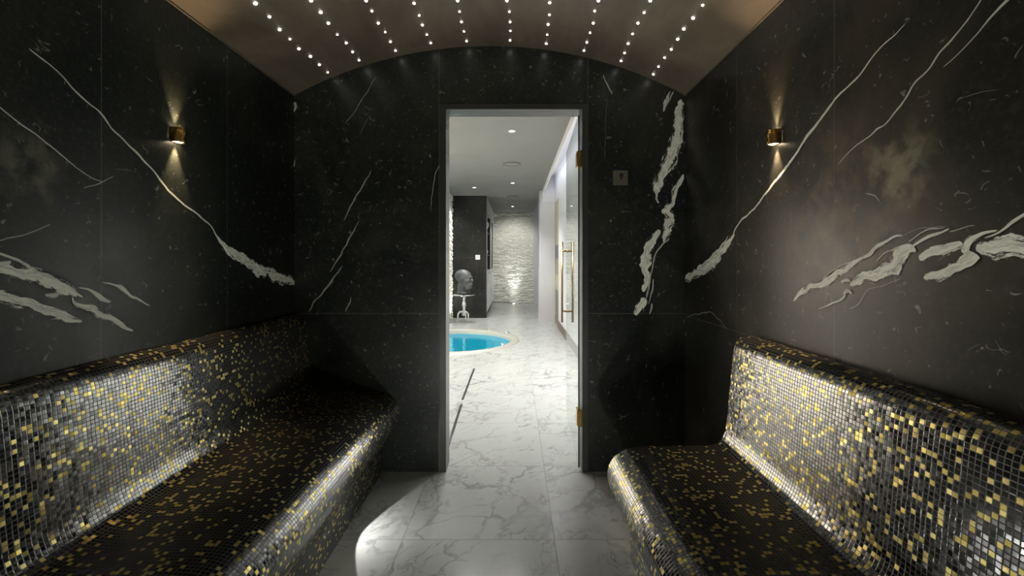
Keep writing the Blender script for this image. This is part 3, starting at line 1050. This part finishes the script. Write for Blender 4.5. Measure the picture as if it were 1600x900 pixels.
# ---------------------------------------------------------------- plunge pool
pl = thing('plunge_pool', 'round sunken pool of turquoise water with a cream rim in the hall floor', 'pool', (PX, PY, 0))
bm = bmesh.new()
add_lathe(bm, [(PRO + 0.02, 0.0), (PRO + 0.012, 0.012), (PRO - 0.02, 0.022), (PR + 0.05, 0.024), (PR + 0.012, 0.016), (PR, 0.0), (PR - 0.004, -0.03), (PR - 0.006, -0.058)], n=96)
obj('rim', bm, M_RIM, pl, True)
bm = bmesh.new()
add_lathe(bm, [(PR - 0.006, -0.058), (PR - 0.02, -0.32), (PR - 0.10, -0.40), (PR - 0.3, -0.43), (0.0, -0.44)], n=64)
obj('basin', bm, M_BASIN, pl, True)
bm = bmesh.new()
add_lathe(bm, [(0.0, -0.055), (0.5, -0.055), (PR - 0.004, -0.055)], n=96)
obj('water', bm, M_WATER, pl, True)
FIT = [(791, 522, 'chrome fitting standing on the far side of the pool rim, nearest the corridor', 0.03),
       (789, 541, 'low chrome fitting on the right hand side of the pool rim', 0.018),
       (757, 517, 'tiny round button on the back of the pool rim, left of the pair', 0.012),
       (764, 517, 'tiny round button on the back of the pool rim, right of the pair', 0.012)]
for px, py, lab, r in FIT:
    y = F * (CH - 0.02) / (py - VY)
    v = Vector(((px - VX) * y / F - PX, y - PY))
    v = v.normalized() * (PR + 0.055)
    bm = bmesh.new()
    if r > 0.015:
        add_lathe(bm, [(0.0, 0.0), (r, 0.0), (r, 0.012), (r * 0.7, 0.02), (r * 0.55, 0.035), (0.0, 0.038)], n=20)
        add_tube(bm, [(-r * 1.4, 0, 0.03), (r * 1.4, 0, 0.03)], r * 0.3, n=10)
    else:
        add_lathe(bm, [(0.0, 0.01), (r * 0.7, 0.01), (r, 0.006), (r, 0.0)], n=16)
    tag(obj('pool_fitting', bm, M_CHROME, None, True, loc=(PX + v.x, PY + v.y, 0.023)), lab, 'fitting', 'fittings on the pool rim')

# ---------------------------------------------------------------- linear floor drains
for (pa, pb, lab) in (((741, 576), (722.5, 625), 'slotted steel linear drain in the hall floor, the far length nearer the pool'),
                      ((721, 632), (698, 704), 'slotted steel linear drain in the hall floor, the near length beside the doorway')):
    ya, yb = F * CH / (pa[1] - VY), F * CH / (pb[1] - VY)
    xa, xb = (pa[0] - VX) * ya / F, (pb[0] - VX) * yb / F
    dr = thing('linear_drain', lab, 'drain', ((xa + xb) / 2, (ya + yb) / 2, 0), math.atan2(ya - yb, xa - xb) - PI / 2, 'floor drains')
    h = Vector((xa - xb, ya - yb)).length / 2
    bm = bmesh.new()
    for s in (-1, 1): add_box(bm, s * 0.008 - 0.0015, s * 0.008 + 0.0015, -h, h, 0, 0.002)
    add_box(bm, -0.0015, 0.0015, -h, h, 0, 0.0018)
    add_box(bm, -0.0095, 0.0095, -h - 0.003, -h, 0, 0.002)
    add_box(bm, -0.0095, 0.0095, h, h + 0.003, 0, 0.002)
    obj('grate', bm, M_CHROME, dr)
    bm = bmesh.new(); add_box(bm, -0.008, 0.008, -h, h, 0.0002, 0.0008); obj('channel', bm, M_BLACK, dr)

# ---------------------------------------------------------------- pedestal table and sculpted head
TX0, TY0 = -1.005, 8.41
tb = thing('pedestal_table', 'silver round pedestal table with turned stem on three curved legs', 'table', (TX0, TY0, 0))
bm = bmesh.new()
add_lathe(bm, [(0, 0.525), (0.19, 0.525), (0.214, 0.531), (0.22, 0.541), (0.214, 0.551), (0.0, 0.552)], n=48)
obj('table_top', bm, M_CHROME, tb, True)
bm = bmesh.new()
add_lathe(bm, [(0, 0.12), (0.03, 0.12), (0.042, 0.14), (0.05, 0.18), (0.042, 0.21), (0.022, 0.235), (0.026, 0.25), (0.03, 0.262), (0.022, 0.275), (0.034, 0.31), (0.041, 0.345), (0.034, 0.385), (0.02, 0.42),
               (0.028, 0.43), (0.02, 0.445), (0.024, 0.475), (0.036, 0.50), (0.055, 0.525), (0, 0.525)], n=24)
obj('stem', bm, M_CHROME, tb, True)
for k in range(3):
    a_ = math.radians(80 + 120 * k)
    pts = catmull([Vector((r * math.cos(a_), r * math.sin(a_), z)) for r, z in ((0.03, 0.20), (0.075, 0.205), (0.115, 0.17), (0.125, 0.10), (0.12, 0.045), (0.14, 0.014), (0.165, 0.012))], 5)
    n = len(pts)
    bm = bmesh.new()
    add_tube(bm, pts, [0.02 - 0.009 * i / (n - 1) for i in range(n)], n=10)
    obj('leg', bm, M_CHROME, tb, True)

hb = thing('head_sculpture', 'dark grey sculpture of a bald head facing right on the silver pedestal table', 'sculpture', (TX0, TY0, 0.552), math.radians(-14))
bm = bmesh.new()
RY = lambda d: Matrix.Rotation(math.radians(d), 4, 'Y')
add_ball(bm, (-0.015, 0, 0.355), (0.172, 0.135, 0.138), RY(12), 32)     # cranium
add_ball(bm, (0.045, 0, 0.285), (0.118, 0.112, 0.15), RY(0), 28)        # face
add_ball(bm, (0.075, 0, 0.165), (0.09, 0.088, 0.075), RY(0), 24)        # jaw
add_ball(bm, (0.135, 0, 0.145), (0.034, 0.042, 0.036), None, 16)        # chin
add_ball(bm, (0.142, 0, 0.345), (0.028, 0.085, 0.02), None, 16)         # brow
add_ball(bm, (0.170, 0, 0.268), (0.028, 0.026, 0.03), None, 16)         # nose tip
add_ball(bm, (0.158, 0, 0.30), (0.02, 0.017, 0.052), RY(-18), 16)       # nose bridge
add_ball(bm, (0.152, 0, 0.213), (0.024, 0.042, 0.013), None, 16)        # lips
add_ball(bm, (0.148, 0, 0.192), (0.024, 0.036, 0.013), None, 16)
for s in (-1, 1):
    add_ball(bm, (0.095, s * 0.075, 0.27), (0.045, 0.035, 0.035), None, 16)  # cheekbone
    add_ball(bm, (-0.012, s * 0.128, 0.295), (0.034, 0.016, 0.052), RY(14), 16)  # ear
    add_ball(bm, (-0.018, s * 0.138, 0.315), (0.02, 0.012, 0.02), None, 12)
add_ball(bm, (-0.03, 0, 0.16), (0.098, 0.09, 0.16), RY(12), 24)          # neck
add_ball(bm, (-0.045, 0, 0.03), (0.105, 0.1, 0.04), None, 24)
bmesh.ops.bisect_plane(bm, geom=bm.verts[:] + bm.edges[:] + bm.faces[:], plane_co=(0, 0, 0.002), plane_no=(0, 0, 1), clear_inner=True)
bmesh.ops.holes_fill(bm, edges=[e for e in bm.edges if e.is_boundary])
ho = obj('head', bm, M_BUST, hb, True)
rm = ho.modifiers.new('remesh', 'REMESH'); rm.mode = 'VOXEL'; rm.voxel_size = 0.006; rm.use_smooth_shade = True
sm_ = ho.modifiers.new('smooth', 'SMOOTH'); sm_.iterations = 5; sm_.factor = 0.5
for s in (-1, 1):
    bm = bmesh.new()
    add_ball(bm, (0.134, s * 0.05, 0.315), (0.012, 0.022, 0.011), None, 14)
    obj('eyelid', bm, M_BUST, hb, True)

# ---------------------------------------------------------------- hall ceiling fittings
def downlight(px, py, lab, s=0.75):
    y = (CZ - CH) * F / (VY - py)
    x = (px - VX) * y / F
    t = thing('downlight', lab, 'downlight', (x, y, CZ), 0, 'downlights in the hall ceiling')
    bm = bmesh.new(); add_lathe(bm, [(0.034 * s, -0.001), (0.036 * s, -0.004), (0.05 * s, -0.004), (0.054 * s, 0.0)], n=24); obj('trim_ring', bm, M_WHITE, t, True)
    bm = bmesh.new(); add_lathe(bm, [(0, -0.0015), (0.035 * s, -0.0015)], n=20); obj('lens', bm, M_DOWN, t)
    return x, y


D1 = downlight(800, 205, 'bright round downlight in the hall ceiling, nearest the doorway')
D2 = downlight(801, 286, 'small round downlight in the hall ceiling, between the two round grilles')
D3 = downlight(801, 322.5, 'tiny round downlight in the hall ceiling, nearest the far stone wall')
D4 = downlight(741, 293, 'round downlight in the hall ceiling in front of the black partition', 0.8)
for px, py, lab in ((800, 256, 'round flush speaker grille in the hall ceiling, nearer the doorway'), (801, 307, 'round flush speaker grille in the hall ceiling, nearer the far stone wall')):
    y = (CZ - CH) * F / (VY - py)
    t = thing('ceiling_speaker', lab, 'speaker', ((px - VX) * y / F, y, CZ), 0, 'round speaker grilles in the hall ceiling')
    bm = bmesh.new(); add_lathe(bm, [(0.0, -0.006), (0.115, -0.006), (0.118, -0.004), (0.118, 0)], n=40); obj('grille', bm, M_CEIL, t, True)
    bm = bmesh.new(); add_lathe(bm, [(0.119, 0.0), (0.119, -0.008), (0.126, -0.008), (0.126, 0.0)], n=40); obj('shadow_ring', bm, M_BLACK, t, True)

# floor uplights
def uplight(x, y, lab):
    t = thing('floor_uplight', lab, 'uplight', (x, y, 0), 0, 'uplights recessed in the hall floor')
    bm = bmesh.new(); add_lathe(bm, [(0.035, 0.002), (0.037, 0.004), (0.05, 0.004), (0.053, 0.0)], n=24); obj('bezel', bm, M_CHROME, t, True)
    bm = bmesh.new(); add_lathe(bm, [(0, 0.0025), (0.036, 0.0025)], n=20); obj('lens', bm, M_UP, t)


uplight(-0.02, YF - 0.16, 'glowing round uplight in the hall floor at foot of the far stone wall')

# ---------------------------------------------------------------- lights
def spot(loc, target, watt, angle, blend=0.3, col=(1, 0.96, 0.88), rad=0.02):
    l = bpy.data.lights.new('spot', 'SPOT')
    l.energy = watt; l.spot_size = math.radians(angle); l.spot_blend = blend; l.color = col; l.shadow_soft_size = rad
    o = bpy.data.objects.new('spot_lamp', l)
    o.location = loc
    o.rotation_euler = (Vector(target) - Vector(loc)).to_track_quat('-Z', 'Y').to_euler()
    COL.objects.link(o)
    return o


def point(loc, watt, col=(1, 1, 1), rad=0.05):
    l = bpy.data.lights.new('point', 'POINT')
    l.energy = watt; l.color = col; l.shadow_soft_size = rad
    o = bpy.data.objects.new('point_lamp', l)
    o.location = loc
    COL.objects.link(o)


WH = (1.0, 0.985, 0.95)
# steam room: spot in the left bench base, its twin opposite, two low lamps at the camera end
spot((SX + 0.004, 1.859, 0.134), (SX + 1, 1.859, 0.134), 8, 125, 0.06, (1, 0.98, 0.93), 0.008)
spot((XR - 0.51, 0.75, 0.134), (XR - 1.5, 0.75, 0.134), 4, 125, 0.08, (0.95, 1, 0.94), 0.008)
spot((-0.42, 0.35, 0.10), (-0.42, 2.4, 1.1), 20, 80, 0.5, (0.96, 1, 0.93), 0.02)
spot((0.18, 0.35, 0.10), (0.18, 2.4, 1.1), 16, 80, 0.5, (1, 0.98, 0.9), 0.02)
spot((-0.14, -0.45, 0.05), (0.35, 1.3, 2.4), 95, 110, 0.9, (1, 0.95, 0.84), 0.12)  # unseen up-lamp added behind the camera to brighten the vault
# sconces
for x, y, z, s in ((XL, 1.572, 1.677, 1), (XR, 1.574, 1.670, -1)):
    spot((x + s * 0.012, y, z + 0.024), (x + s * 0.004, y, z + 0.3), 11.0, 50, 0.9, (1, 0.74, 0.46), 0.006)
    spot((x + s * 0.012, y, z - 0.024), (x + s * 0.003, y, z - 0.3), 20.0, 52, 0.9, (1, 0.74, 0.46), 0.006)
# hall
for (x, y), w in ((D1, 150), (D2, 150), (D3, 90), (D4, 110)):
    spot((x, y, CZ - 0.02), (x, y, 0), w, 110, 0.7, WH, 0.05)
for (x, y), w in (((-0.45, 4.4), 200), ((-0.9, 5.6), 80)):  # extra ceiling lamps without fixtures, added to brighten the hall floor
    spot((x, y, CZ - 0.02), (x, y, 0), w, 110, 0.7, WH, 0.05)
# unseen lamps added to wash both hall walls, for bright reflections in the benches
for y in (4.3, 5.0, 5.7, 6.4):
    spot((-1.15, y, CZ - 0.03), (-2.0, y + 0.1, 0.65), 1500, 56, 0.6, (1, 0.87, 0.68), 0.05)
for y in (2.9, 3.25, 3.6, 3.9):
    spot((-0.75, y, CZ - 0.03), (0.8, y + 0.45, 0.9), 1300, 30, 0.6, (1, 0.95, 0.85), 0.05)
spot((-0.02, YF - 0.2, 0.01), (-0.02, YF - 0.06, 1.2), 9, 80, 1.0, (1, 0.98, 0.92), 0.03)
spot((-0.02, YF - 0.26, 0.01), (-0.02, YF - 0.02, 1.9), 70, 50, 1.0, (1, 0.98, 0.92), 0.03)
spot((-0.02, YF - 1.2, CZ - 0.03), (-0.02, YF, 1.3), 70, 90, 0.9, (1, 0.98, 0.92), 0.05)
spot((-0.95, 8.7, CZ - 0.03), (-1.30, 8.55, 1.2), 120, 80, 0.9, (1, 0.98, 0.92), 0.03)
spot((-1.15, 8.66, 0.02), (-1.30, 8.62, 1.1), 70, 100, 0.9, (1, 0.98, 0.92), 0.03)
# unseen lamp added above the right hand lip to brighten the recess
l = bpy.data.lights.new('cove', 'AREA'); l.shape = 'RECTANGLE'; l.size = 0.1; l.size_y = 5.4; l.energy = 10; l.color = (0.92, 0.92, 1.0)
o = bpy.data.objects.new('added_cove_lamp', l); o.location = (0.62, 5.4, CZ + 0.26); o.rotation_euler = (0, math.radians(25), 0); COL.objects.link(o)
# under water
for a_ in (0.6, 2.2, 3.8, 5.4):
    point((PX + 0.6 * math.cos(a_), PY + 0.6 * math.sin(a_), -0.25), 0.8, (0.8, 0.97, 1), 0.06)

w = bpy.data.worlds.new('world'); SC.world = w; w.use_nodes = True
w.node_tree.nodes['Background'].inputs[0].default_value = (0.6, 0.65, 0.6, 1)
w.node_tree.nodes['Background'].inputs[1].default_value = 0.0

SC.view_settings.view_transform = 'Standard'
SC.view_settings.look = 'None'
SC.view_settings.exposure = 0.0
SC.cycles.use_denoising = True
SC.cycles.sample_clamp_indirect = 4.0
SC.cycles.max_bounces = 8
SC.cycles.caustics_reflective = True
SC.cycles.caustics_refractive = False
